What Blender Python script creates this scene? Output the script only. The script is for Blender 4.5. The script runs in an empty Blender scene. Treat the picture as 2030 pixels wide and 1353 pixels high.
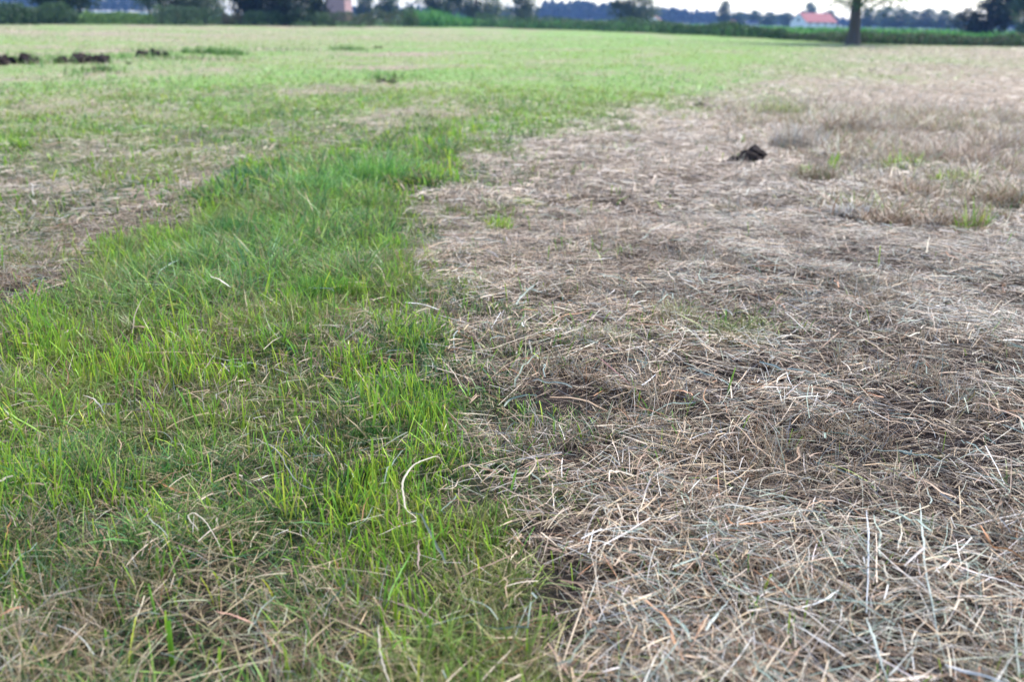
import bpy, math, random
import numpy as np
from mathutils import Vector, Matrix

rng = np.random.default_rng(7)
random.seed(7)
scn = bpy.context.scene
COL = scn.collection
R = math.radians

# ------------------------------------------------------------------ camera
PW, PH = 2030.0, 1353.0                      # pixel grid used to lay the field out
LENS = 32.0
FPX = LENS / 36.0 * PW
CAM_H = 1.0
TILT = math.atan((PH / 2 - 37.0) / FPX)
ROLL = R(1.1)
fwd = Vector((0, math.cos(TILT), -math.sin(TILT)))
up0 = Vector((0, math.sin(TILT), math.cos(TILT)))
rt0 = Vector((1, 0, 0))
rt = rt0 * math.cos(ROLL) + up0 * math.sin(ROLL)
upv = up0 * math.cos(ROLL) - rt0 * math.sin(ROLL)
cam_d = bpy.data.cameras.new('camera')
cam_d.lens = LENS; cam_d.sensor_width = 36.0
cam_d.clip_start = 0.05; cam_d.clip_end = 5000
cam_d.dof.use_dof = True
cam_d.dof.focus_distance = 2.35
cam_d.dof.aperture_fstop = 2.8
cam = bpy.data.objects.new('camera', cam_d)
COL.objects.link(cam)
cam.matrix_world = Matrix(((rt.x, upv.x, -fwd.x, 0), (rt.y, upv.y, -fwd.y, 0), (rt.z, upv.z, -fwd.z, CAM_H), (0, 0, 0, 1)))
scn.camera = cam

# ------------------------------------------------------------------ sky, sun, exposure
SUN_EL, SUN_AZ = R(58), R(50)                # azimuth measured from +Y towards +X
w = bpy.data.worlds.new('World'); scn.world = w; w.use_nodes = True
nt = w.node_tree; nt.nodes.clear()
sky = nt.nodes.new('ShaderNodeTexSky'); sky.sky_type = 'NISHITA'; sky.sun_disc = False
sky.sun_elevation = SUN_EL; sky.sun_rotation = SUN_AZ
sky.air_density = 1.0; sky.dust_density = 1.0; sky.ozone_density = 2.0
bg = nt.nodes.new('ShaderNodeBackground'); bg.inputs[1].default_value = 0.075
wo = nt.nodes.new('ShaderNodeOutputWorld')
nt.links.new(sky.outputs[0], bg.inputs[0]); nt.links.new(bg.outputs[0], wo.inputs[0])
sd = bpy.data.lights.new('sun', 'SUN'); sd.energy = 1.5; sd.angle = R(22); sd.color = (1.0, 0.93, 0.84)
so = bpy.data.objects.new('sun', sd); COL.objects.link(so)
sdir = Vector((math.sin(SUN_AZ) * math.cos(SUN_EL), math.cos(SUN_AZ) * math.cos(SUN_EL), math.sin(SUN_EL)))
so.rotation_euler = sdir.to_track_quat('Z', 'Y').to_euler(); so.location = (0, 0, 60)
scn.view_settings.view_transform = 'Standard'; scn.view_settings.look = 'None'
scn.view_settings.gamma = 1.0; scn.view_settings.use_curve_mapping = False
scn.view_settings.exposure = 2.55
scn.render.engine = 'CYCLES'
scn.cycles.use_denoising = True
scn.cycles.max_bounces = 7; scn.cycles.diffuse_bounces = 1; scn.cycles.transmission_bounces = 3
scn.cycles.volume_bounces = 0; scn.cycles.transparent_max_bounces = 4

# ------------------------------------------------------------------ layout helpers
def ray(px, py):
    return fwd + rt * ((px - PW / 2) / FPX) - upv * ((py - PH / 2) / FPX)
def at(px, py, z=0.0):
    d = ray(px, py); t = (z - CAM_H) / d.z
    return Vector((d.x * t, d.y * t, z))
def far(px, Y, z=0.0):                       # ground point at distance Y under image column px
    hy = 37 + (px - PW / 2) * math.tan(ROLL)
    d = ray(px, hy + 1)
    return Vector((d.x / d.y * Y, Y, z))
def fw(pts): return np.array([at(x, y)[:2] for x, y in pts])

def hash2(ix, iy, seed):
    h = (ix.astype(np.int64) * 374761393 + iy.astype(np.int64) * 668265263 + seed * 974634777) & 0x7fffffff
    h = ((h ^ (h >> 13)) * 1274126177) & 0x7fffffff
    return ((h ^ (h >> 16)) & 0xffff) / 65535.0
def vn(x, y, s, seed=0):                     # value noise 0..1 with cell size s
    x = np.asarray(x) / s + 100.3; y = np.asarray(y) / s + 77.7
    ix = np.floor(x); iy = np.floor(y); fx = x - ix; fy = y - iy
    fx = fx * fx * (3 - 2 * fx); fy = fy * fy * (3 - 2 * fy)
    a = hash2(ix, iy, seed); b = hash2(ix + 1, iy, seed); c = hash2(ix, iy + 1, seed); d = hash2(ix + 1, iy + 1, seed)
    return (a * (1 - fx) + b * fx) * (1 - fy) + (c * (1 - fx) + d * fx) * fy
def fbm(x, y, s, seed=0):
    return (vn(x, y, s, seed) * 4 + vn(x, y, s * .47, seed + 1) * 2 + vn(x, y, s * .21, seed + 2)) / 7
def smooth(a, b, v):
    t = np.clip((v - a) / (b - a), 0, 1); return t * t * (3 - 2 * t)
def psdf(poly, x, y):                        # signed distance, positive inside
    n = len(poly); d = np.full(x.shape, 1e18); ins = np.zeros(x.shape, bool)
    for i in range(n):
        ax, ay = poly[i]; bx, by = poly[(i + 1) % n]
        ex, ey = bx - ax, by - ay; wx, wy = x - ax, y - ay
        t = np.clip((wx * ex + wy * ey) / max(ex * ex + ey * ey, 1e-12), 0, 1)
        d = np.minimum(d, (wx - ex * t) ** 2 + (wy - ey * t) ** 2)
        if by != ay:
            c = ((ay > y) != (by > y)) & (x < (bx - ax) * (y - ay) / (by - ay) + ax)
            ins ^= c
    return np.where(ins, 1, -1) * np.sqrt(d)

HAY_EDGE = [(1040, 1750), (1030, 1353), (1010, 1150), (1000, 1000), (960, 900), (890, 780), (860, 700), (810, 600), (815, 480),
            (835, 410), (880, 360), (960, 290), (1070, 250), (1190, 215), (1320, 190), (1440, 165), (1530, 132), (1590, 105), (1640, 88)]
P_HAY = fw(HAY_EDGE + [(2030, 93), (3200, 118), (3200, 1750)])
LEFT_EDGE = [(-900, 1150), (-400, 860), (0, 640), (130, 572), (250, 500), (330, 440), (420, 385), (470, 350), (560, 330), (700, 300), (800, 275), (900, 262)]
P_STRIP = fw(LEFT_EDGE + [(1070, 250), (960, 290), (880, 360), (835, 410), (815, 480), (810, 600), (860, 700), (890, 780), (960, 900), (1000, 1000), (1010, 1150), (1030, 1353), (1040, 1750), (-900, 1750)])
P_TALL = fw([(40, 610), (250, 488), (330, 430), (470, 345), (600, 325), (700, 300), (830, 285), (900, 290), (870, 350), (835, 400), (800, 480), (800, 580), (620, 660), (300, 660), (120, 660)])
P_BAND = fw([(-900, 1150), (-400, 860), (0, 640), (130, 572), (250, 500), (330, 440), (420, 385), (480, 345), (455, 332), (345, 372), (235, 408), (100, 466), (-200, 605), (-900, 930)])
P_CORR = fw([(800, 300), (900, 262), (1000, 230), (1150, 192), (1300, 160), (1420, 132), (1500, 108), (1600, 92), (1640, 90), (1590, 108), (1530, 134), (1440, 167), (1320, 192), (1190, 217), (1070, 252), (960, 292), (900, 330)])
P_ROUGH = fw([(1440, 268), (1500, 205), (1640, 172), (1800, 176), (2100, 210), (2300, 420), (2030, 480), (1800, 455), (1660, 430), (1560, 340)])
EDGE_PX = [(-900, 28), (-300, 42), (0, 48), (300, 49), (600, 52), (950, 54), (1150, 60), (1300, 66), (1500, 75), (1690, 87), (1850, 90), (2030, 93), (2400, 99), (3000, 108)]
EDGE = fw(EDGE_PX)
def edge_y(x):                               # distance of the far field edge, by x
    o = np.argsort(EDGE[:, 0]); return np.interp(x, EDGE[o, 0], EDGE[o, 1])

# patches: (px, py, half width px, half depth px, kind, strength)
PATCH = []
def patch(px, py, hw, hh, kind, s=1.0):
    c = at(px, py); a = at(px + hw, py); n = at(px, py + hh); f = at(px, py - hh)
    PATCH.append((c.x, c.y, abs(a.x - c.x), abs(f.y - n.y) / 2, kind, s))
for p in [(850, 228, 120, 26, 'dry', 1), (655, 184, 70, 12, 'dry', 1.0), (1010, 212, 90, 16, 'dry', .7), (180, 186, 45, 9, 'dry', .8),
          (300, 300, 160, 30, 'dry', .35), (370, 358, 100, 20, 'dry', .8), (60, 330, 120, 34, 'soil', .4), (390, 270, 60, 14, 'soil', .8),
          (680, 180, 40, 8, 'soil', .6), (30, 225, 80, 20, 'dry', .5), (500, 75, 300, 9, 'dry', .55), (900, 72, 160, 6, 'dry', .5), (560, 92, 100, 6, 'dry', .5),
          (780, 195, 120, 16, 'green', .8), (520, 235, 80, 22, 'green', .8), (620, 235, 90, 25, 'green', .5), (30, 285, 40, 22, 'green', 1), (185, 325, 40, 14, 'green', .8), (430, 205, 80, 12, 'green', .8),
          (1060, 225, 120, 25, 'green', .8), (860, 290, 60, 30, 'green', .9), (960, 250, 110, 22, 'green', .9), (1160, 192, 150, 22, 'green', .8), (1300, 168, 150, 18, 'green', .7), (700, 215, 150, 26, 'green', .7), (400, 160, 300, 26, 'green', .6),
          (1620, 128, 110, 9, 'green', .4), (1850, 120, 120, 10, 'green', .3), (1700, 150, 70, 8, 'green', .4), (1790, 325, 40, 22, 'green', .8), (1900, 390, 90, 40, 'green', .35), (1560, 215, 60, 18, 'green', .5),
          (990, 440, 35, 18, 'green', .4), (1330, 650, 160, 40, 'green', .16), (1450, 680, 60, 20, 'green', .25),
          (1170, 920, 75, 38, 'soil', 1.0), (1130, 1180, 70, 35, 'soil', .9), (1110, 1290, 80, 40, 'soil', .9), (1390, 755, 120, 26, 'soil', .5), (1460, 720, 50, 14, 'soil', .5),
          (1180, 820, 110, 22, 'soil', .7), (1230, 1040, 90, 30, 'soil', .45), (1700, 432, 60, 14, 'soil', .9), (1790, 440, 60, 12, 'soil', .7), (1160, 400, 90, 16, 'soil', .5),
          (70, 560, 90, 26, 'soil', .7), (250, 470, 50, 16, 'soil', .8), (30, 600, 60, 20, 'soil', .6), (640, 600, 50, 12, 'soil', .4),
          (1390, 208, 30, 6, 'soil', .9), (1830, 250, 50, 5, 'soil', .9), (2005, 240, 40, 5, 'soil', 1), (1880, 640, 120, 30, 'dry', .3),
          (620, 705, 110, 30, 'dry', .55), (300, 770, 90, 25, 'dry', .4), (470, 1240, 110, 45, 'dry', .8), (120, 800, 100, 25, 'dry', .3), (700, 540, 60, 18, 'dry', .5), (690, 440, 45, 12, 'dry', .4),
          (790, 640, 80, 30, 'dry', .5), (420, 950, 150, 35, 'dry', .35), (680, 900, 60, 30, 'green', .5), (900, 830, 70, 30, 'green', .4)]:
    patch(*p)

def fields(x, y):
    """green share, tall share, bare soil share, rough share, region id weights, at ground points"""
    r = np.hypot(x, y)
    wsc = 0.035 * r + 0.03
    wx = x + (fbm(x, y, .55, 11) - .5) * wsc * 3.8 + (vn(x, y, .12, 14) - .5) * .16
    wy = y + (fbm(x, y, .55, 21) - .5) * wsc * 3.8 + (vn(x, y, .12, 24) - .5) * .16
    e = wsc * .95
    hay = smooth(-e, e, psdf(P_HAY, wx, wy))
    strip = smooth(-e, e, psdf(P_STRIP, wx, wy)) * (1 - hay)
    tall = smooth(-e * 1.5, e * 4.5, psdf(P_TALL, wx, wy)) * (1 - hay)
    band = smooth(-e * 1.6, e, psdf(P_BAND, wx, wy)) * (1 - hay) * (1 - strip)
    corr = smooth(-e * 1.5, e * 1.5, psdf(P_CORR, wx, wy)) * (1 - hay)
    hd = np.abs(psdf(P_HAY, wx, wy)); rim = np.exp(-hd / (.08 + .05 * r)) * smooth(.35, .7, vn(x, y, .09, 151) * .6 + vn(x, y, .3, 152) * .4)
    rough = smooth(-e, e * 2, psdf(P_ROUGH, wx, wy))
    far_ = smooth(7, 14, y)
    big = fbm(x, y, 1.3, 31); med = fbm(x, y, .5, 41)
    base_left = (.55 + .36 * far_ + .22 * smooth(-3.5, 0, x)) + ((big - .5) * 1.5 + (med - .5) * .5) * (1 - .45 * far_) - .36 * smooth(.48, .68, fbm(x, y * 1.6, 6, 33)) * far_ - .25 * smooth(-6, -16, x) * smooth(24, 40, y) - .5 * smooth(.2, .95, np.sin((x * .80 - y * .60 + 2.5 * fbm(x, y, 6, 37)) * 1.35)) * smooth(8, 13, y) * smooth(1, .3, big)
    g_strip = np.clip(.70 + .14 * tall + (med - .5) * .9 + .14 * smooth(1.6, 2.8, y) - .34 * smooth(1.9, 1.2, y) * smooth(.38, .58, fbm(x, y, .3, 43)), .3, .95)
    g_hay = .012 + .20 * smooth(12, 34, y) * np.clip((fbm(x, y, 3, 61) - .25) * 2, 0, 1)
    g_band = .16 + (med - .5) * .6
    g = hay * g_hay + strip * g_strip + band * g_band + np.clip(1 - hay - strip - band, 0, 1) * np.clip(base_left, .05, .92)
    g = np.maximum(g, corr * (.82 + .25 * (med - .5))); g = g + rim * (hay * .85 - (1 - hay) * .42 * g)
    soil = .05 * hay + .08 * strip * 0 + .28 * band * np.clip(big * 1.6, 0, 1) + np.clip(1 - hay - strip - band, 0, 1) * .10 * (1 - far_)
    for cx, cy, rx, ry, k, s in PATCH:
        ex = 1.0 if k != 'soil' else 1.45
        q = (((wx - cx) / rx) ** 2 + ((wy - cy) / ry) ** 2) / ex ** 2
        m = np.exp(-q * 1.1) * s * (1.15 if k == 'soil' else 1) * (.55 + .9 * vn(x, y, max(.08, .35 * min(rx, ry)), 71))
        m = np.clip(m, 0, 1)
        if k == 'dry': g = g * (1 - m)
        elif k == 'green': g = g + (1 - g) * m; soil = soil * (1 - m)
        else: soil = np.maximum(soil, m); g = g * (1 - .6 * m)
    thick = np.clip(fbm(x, y, .42, 51) * 2.0 - .42 + .4 * (vn(x, y, 1.1, 53) - .5), .03, 1.0)
    return dict(g=np.clip(g, 0, 1), tall=tall, soil=np.clip(soil, 0, 1), rough=rough, hay=hay, strip=strip, band=band, thick=thick)

def H(x, y):
    r = np.hypot(x, y)
    k = 1 / (1 + (r / 40) ** 2)
    return ((fbm(x, y, .45, 81) - .5) * .055 + (fbm(x, y, 2.6, 84) - .5) * .12 + (vn(x, y, .11, 88) - .5) * .014) * k
def Hs(p): return float(H(np.array([p.x]), np.array([p.y]))[0])

# ------------------------------------------------------------------ materials
def mat(name, builder):
    m = bpy.data.materials.new(name); m.use_nodes = True
    m.node_tree.nodes.clear(); builder(m.node_tree); return m
def N(t, k, **kw):
    n = t.nodes.new(k)
    for a, b in kw.items(): setattr(n, a, b)
    return n
def blade_mat(transl, spec, rough):
    def b(t):
        a = N(t, 'ShaderNodeAttribute', attribute_name='tint')
        tc = N(t, 'ShaderNodeTexCoord')
        no = N(t, 'ShaderNodeTexNoise'); no.inputs['Scale'].default_value = 60; no.inputs['Detail'].default_value = 2
        t.links.new(tc.outputs['Object'], no.inputs['Vector'])
        mr = N(t, 'ShaderNodeMapRange'); mr.inputs[3].default_value = .72; mr.inputs[4].default_value = 1.28
        t.links.new(no.outputs[0], mr.inputs[0])
        mx = N(t, 'ShaderNodeVectorMath', operation='SCALE')
        t.links.new(a.outputs['Color'], mx.inputs[0]); t.links.new(mr.outputs[0], mx.inputs['Scale'])
        p = N(t, 'ShaderNodeBsdfPrincipled'); p.inputs['Roughness'].default_value = rough
        p.inputs['Specular IOR Level'].default_value = spec
        t.links.new(mx.outputs[0], p.inputs['Base Color'])
        tr = N(t, 'ShaderNodeBsdfTranslucent'); t.links.new(mx.outputs[0], tr.inputs[0])
        ms = N(t, 'ShaderNodeMixShader'); ms.inputs[0].default_value = transl
        t.links.new(p.outputs[0], ms.inputs[1]); t.links.new(tr.outputs[0], ms.inputs[2])
        o = N(t, 'ShaderNodeOutputMaterial'); t.links.new(ms.outputs[0], o.inputs[0])
    return b
M_HAY = mat('dry_straw', blade_mat(.15, .45, .5))
M_GRASS = mat('green_grass', blade_mat(.38, .35, .45))
def ground_mat(t):
    a = N(t, 'ShaderNodeAttribute', attribute_name='tint')
    tc = N(t, 'ShaderNodeTexCoord')
    n1 = N(t, 'ShaderNodeTexNoise'); n1.inputs['Scale'].default_value = 25; n1.inputs['Detail'].default_value = 8
    t.links.new(tc.outputs['Object'], n1.inputs['Vector'])
    mr = N(t, 'ShaderNodeMapRange'); mr.inputs[3].default_value = .5; mr.inputs[4].default_value = 1.5
    t.links.new(n1.outputs[0], mr.inputs[0])
    mx = N(t, 'ShaderNodeVectorMath', operation='SCALE')
    t.links.new(a.outputs['Color'], mx.inputs[0]); t.links.new(mr.outputs[0], mx.inputs['Scale'])
    p = N(t, 'ShaderNodeBsdfPrincipled'); p.inputs['Roughness'].default_value = 1.0; p.inputs['Specular IOR Level'].default_value = .05
    t.links.new(mx.outputs[0], p.inputs['Base Color'])
    n2 = N(t, 'ShaderNodeTexNoise'); n2.inputs['Scale'].default_value = 90; n2.inputs['Detail'].default_value = 6
    t.links.new(tc.outputs['Object'], n2.inputs['Vector'])
    bp = N(t, 'ShaderNodeBump'); bp.inputs['Strength'].default_value = .8; bp.inputs['Distance'].default_value = .02
    t.links.new(n2.outputs[0], bp.inputs['Height']); t.links.new(bp.outputs[0], p.inputs['Normal'])
    o = N(t, 'ShaderNodeOutputMaterial'); t.links.new(p.outputs[0], o.inputs[0])
M_GROUND = mat('field_soil', ground_mat)
def plain(name, c, rough=.8, var=.3, scale=6, spec=.3, c2=None):
    def b(t):
        tc = N(t, 'ShaderNodeTexCoord')
        n1 = N(t, 'ShaderNodeTexNoise'); n1.inputs['Scale'].default_value = scale; n1.inputs['Detail'].default_value = 6
        t.links.new(tc.outputs['Object'], n1.inputs['Vector'])
        cr = N(t, 'ShaderNodeValToRGB')
        a = [v * (1 - var) for v in c]; bb = c2 or [min(1, v * (1 + var)) for v in c]
        cr.color_ramp.elements[0].color = (*a, 1); cr.color_ramp.elements[1].color = (*bb, 1)
        cr.color_ramp.elements[0].position = .3; cr.color_ramp.elements[1].position = .7
        t.links.new(n1.outputs[0], cr.inputs[0])
        p = N(t, 'ShaderNodeBsdfPrincipled'); p.inputs['Roughness'].default_value = rough; p.inputs['Specular IOR Level'].default_value = spec
        t.links.new(cr.outputs[0], p.inputs['Base Color'])
        bp = N(t, 'ShaderNodeBump'); bp.inputs['Strength'].default_value = .5; bp.inputs['Distance'].default_value = .03
        t.links.new(n1.outputs[0], bp.inputs['Height']); t.links.new(bp.outputs[0], p.inputs['Normal'])
        o = N(t, 'ShaderNodeOutputMaterial'); t.links.new(p.outputs[0], o.inputs[0])
    return mat(name, b)
M_BARK = plain('bark', (.10, .085, .07), .95, .45, 9)
M_SOIL = plain('dark_soil', (.024, .0175, .016), .95, .5, 30, .15)
M_ROOF = plain('red_tiles', (.20, .055, .058), .8, .25, 3)
M_ROOFB = plain('blue_grey_roof', (.10, .125, .20), .7, .2, 3)
M_WHITE = plain('white_render', (.74, .73, .72), .8, .06, 2)
M_BRICK = plain('pink_brick', (.36, .21, .20), .85, .2, 4)
M_GLASSY = plain('dark_window', (.03, .035, .045), .15, .2, 3, .5)

# ------------------------------------------------------------------ mesh helpers
def tag(o, label=None, cat=None, group=None, kind=None):
    if label: o['label'] = label
    if cat: o['category'] = cat
    if group: o['group'] = group
    if kind: o['kind'] = kind
    return o
def mesh_np(name, V, F, col=None, material=None, smooth_=True, parent=None):
    """V (n,3), F (m,4) or (m,3) int, col (n,3)"""
    me = bpy.data.meshes.new(name)
    F = np.asarray(F, dtype=np.int32); k = F.shape[1]; m = len(F)
    me.vertices.add(len(V)); me.vertices.foreach_set('co', np.asarray(V, dtype=np.float32).ravel())
    me.loops.add(m * k); me.loops.foreach_set('vertex_index', F.ravel())
    me.polygons.add(m); me.polygons.foreach_set('loop_start', np.arange(m, dtype=np.int32) * k)
    me.polygons.foreach_set('use_smooth', np.full(m, smooth_, dtype=bool))
    me.update(calc_edges=True)
    if col is not None:
        ca = me.color_attributes.new('tint', 'FLOAT_COLOR', 'POINT')
        c4 = np.ones((len(V), 4), dtype=np.float32); c4[:, :3] = col
        ca.data.foreach_set('color', c4.ravel())
    if material: me.materials.append(material)
    o = bpy.data.objects.new(name, me); COL.objects.link(o)
    if parent: o.parent = parent
    return o
def empty(name, loc=(0, 0, 0), rz=0.0):
    o = bpy.data.objects.new(name, None); COL.objects.link(o); o.location = loc; o.rotation_euler = (0, 0, rz)
    o.empty_display_size = .1
    return o
def ribbons(P, W, S, c0, c1, fold=0.0):
    """P (n,k,3) centre lines, W (n,k) widths, S (n,3) or (n,k,3) side vectors, colours at root and tip -> V, F, C"""
    n, k, _ = P.shape
    if S.ndim == 2: S = np.repeat(S[:, None, :], k, 1)
    t = np.linspace(0, 1, k)[None, :, None]
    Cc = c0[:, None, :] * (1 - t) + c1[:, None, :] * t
    A = P - S * (W / 2)[..., None]; B = P + S * (W / 2)[..., None]
    if fold:
        T = np.gradient(P, axis=1); nn = np.cross(T, S); nn /= np.linalg.norm(nn, axis=2, keepdims=True) + 1e-9
        Mid = P - nn * (W * fold)[..., None]
        V = np.stack([A, Mid, B], 2).reshape(-1, 3); C = np.repeat(Cc[:, :, None, :], 3, 2).reshape(-1, 3); s = 3
    else:
        V = np.stack([A, B], 2).reshape(-1, 3); C = np.repeat(Cc[:, :, None, :], 2, 2).reshape(-1, 3); s = 2
    b = (np.arange(n) * k * s)[:, None, None] + (np.arange(k - 1) * s)[None, :, None] + np.arange(s - 1)[None, None, :]
    b = b.reshape(-1)
    F = np.stack([b, b + 1, b + s + 1, b + s], 1)
    return V, F, C
def join(parts):
    Vs, Fs, Cs = [], [], []; o = 0
    for V, F, C in parts:
        if len(V) == 0: continue
        Vs.append(V); Fs.append(F + o); Cs.append(C); o += len(V)
    return np.concatenate(Vs), np.concatenate(Fs), np.concatenate(Cs)
def pick(pal, wts, n, jit=.34):
    pal = np.array(pal); wts = np.array(wts, float); wts /= wts.sum()
    c = pal[rng.choice(len(pal), n, p=wts)]
    return np.minimum(c * (1 + (rng.random((n, 1)) - .5) * 2 * jit) * (1 + (rng.random((n, 3)) - .5) * .09), .58)

HAYP = [(.46, .385, .285), (.39, .29, .18), (.31, .215, .145), (.35, .325, .295), (.245, .265, .205), (.175, .225, .19), (.15, .095, .06), (.30, .145, .065), (.56, .51, .45)]
HW_WARM = [4, 5, 4, 2, 1.0, .3, 1.6, .4, .9]
HW_COOL = [3.5, 2.2, 2.2, 4.0, 2.6, 2.2, 1.4, .3, 1.2]
GRP = [(.026, .075, .017), (.06, .15, .03), (.12, .23, .045), (.05, .145, .055), (.23, .37, .06), (.17, .17, .06)]
GRW = [3, 4, 3, 2.4, 1.6, 1.6]
BRIGHT = [(.30, .48, .04), (.42, .57, .06), (.20, .40, .05)]

def lying(x, y, L, Wd, z, cc, k=4, curv=.25, arch=.1, tilt=.12, phi=None, fold=0.0, crease=0.0):
    n = len(x)
    if phi is None: phi = rng.random(n) * 2 * np.pi
    d = np.stack([np.cos(phi), np.sin(phi), np.zeros(n)], 1); p = np.stack([-np.sin(phi), np.cos(phi), np.zeros(n)], 1)
    s = np.linspace(-.5, .5, k)[None, :]
    kv = (rng.normal(0, curv, n))[:, None]; kink = (rng.normal(0, curv * .5, n))[:, None]
    ar = (rng.random(n) * arch)[:, None]; tl = rng.normal(0, tilt, n)[:, None]
    base = np.stack([x, y, H(x, y) + z], 1)[:, None, :]
    off = kv * s * s + kink * s ** 3 * 2
    P = base + (d[:, None, :] * s[..., None] + p[:, None, :] * off[..., None]) * L[:, None, None]
    if crease:                               # dead leaves bend in kinks rather than in one smooth arc
        an = np.cumsum(rng.normal(0, crease, (n, k - 1)) + (rng.random((n, k - 1)) < .2) * rng.normal(0, 1.0, (n, k - 1)), 1) + phi[:, None]
        st = np.stack([np.cos(an), np.sin(an), rng.normal(0, .22, an.shape)], 2) * (L[:, None, None] / (k - 1))
        P = base + np.concatenate([np.zeros((n, 1, 3)), np.cumsum(st, 1)], 1)
    P[..., 2] += (ar * (.5 - 2 * s * s) + tl * s) * L[:, None]
    P[..., 2] = np.maximum(P[..., 2], (H(x, y) + .002)[:, None])
    ro = rng.normal(0, .6, n); S = p * np.cos(ro)[:, None]; S[:, 2] = np.sin(ro)
    prof = np.interp(np.linspace(0, 1, k), [0, .3, 1], [.85, 1, .55])[None, :]
    W = Wd[:, None] * prof
    return ribbons(P, W, S, cc, cc * (.85 + .3 * rng.random((n, 1))), fold)
def standing(x, y, h, Wd, c0, c1, k=4, lean=.25, bend=.4, tip=.08, z=None, fold=0.0, az=None):
    n = len(x)
    a = rng.random(n) * 2 * np.pi if az is None else az
    d = np.stack([np.cos(a), np.sin(a), np.zeros(n)], 1)
    t = np.linspace(0, 1, k)[None, :]
    le = np.abs(rng.normal(0, lean, n))[:, None]; be = np.abs(rng.normal(0, bend, n))[:, None]
    hor = le * t + be * t * t
    ver = t - .35 * be * t * t - .15 * le * t
    zb = H(x, y) if z is None else z
    P = np.stack([x, y, zb - .004], 1)[:, None, :] + d[:, None, :] * (hor * h[:, None])[..., None]
    P[..., 2] += ver * h[:, None]
    sa = rng.random(n) * 2 * np.pi
    S = np.stack([np.cos(sa), np.sin(sa), np.zeros(n)], 1)
    tp = tip if np.ndim(tip) else np.full(n, tip)
    prof = np.interp(np.linspace(0, 1, k), [0, .45, 1], [.75, 1, 0])[None, :] + (tp[:, None] * smooth(.45, 1, t))
    return ribbons(P, Wd[:, None] * prof, S, c0, c1, fold)
def scatter(n, r0, r1, power, half=R(47)):
    """n points round the camera's foot between two radii; areal density falls as r^-power"""
    u = rng.random(n); e = 2 - power
    r = (r0 ** e + u * (r1 ** e - r0 ** e)) ** (1 / e) if abs(e) > 1e-6 else r0 * (r1 / r0) ** u
    a = (rng.random(n) * 2 - 1) * half
    return r * np.sin(a), r * np.cos(a), r

# ------------------------------------------------------------------ ground
def build_ground():
    rad = np.concatenate([np.linspace(.02, .7, 5), np.geomspace(.75, 60, 200), np.geomspace(62, 1400, 30)])
    fa = np.linspace(-R(50), R(50), 190); ba = np.linspace(R(50), R(310), 60)[1:-1]
    ang = np.concatenate([fa, ba]); na = len(ang); nr = len(rad)
    X = (rad[:, None] * np.sin(ang)[None, :]).ravel(); Y = (rad[:, None] * np.cos(ang)[None, :]).ravel()
    V = np.stack([X, Y, H(X, Y)], 1)
    i = np.arange(nr - 1)[:, None] * na; j = np.arange(na)[None, :]; j2 = (j + 1) % na
    F = np.stack([(i + j2), (i + j), (i + na + j), (i + na + j2)], -1).reshape(-1, 4)
    f = fields(X, Y); r = np.hypot(X, Y)
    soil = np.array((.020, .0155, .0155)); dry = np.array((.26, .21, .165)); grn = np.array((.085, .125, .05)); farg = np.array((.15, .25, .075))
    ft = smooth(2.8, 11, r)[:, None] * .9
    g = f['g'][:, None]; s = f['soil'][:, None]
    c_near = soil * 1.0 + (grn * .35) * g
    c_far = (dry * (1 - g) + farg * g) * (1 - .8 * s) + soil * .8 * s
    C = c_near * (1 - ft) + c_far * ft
    out = (Y > edge_y(X))[:, None]
    C = np.where(out, np.array((.045, .085, .025)), C)
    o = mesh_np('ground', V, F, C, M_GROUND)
    tag(o, 'mown field soil under the grass and hay', None, None, 'structure')
build_ground()

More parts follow.
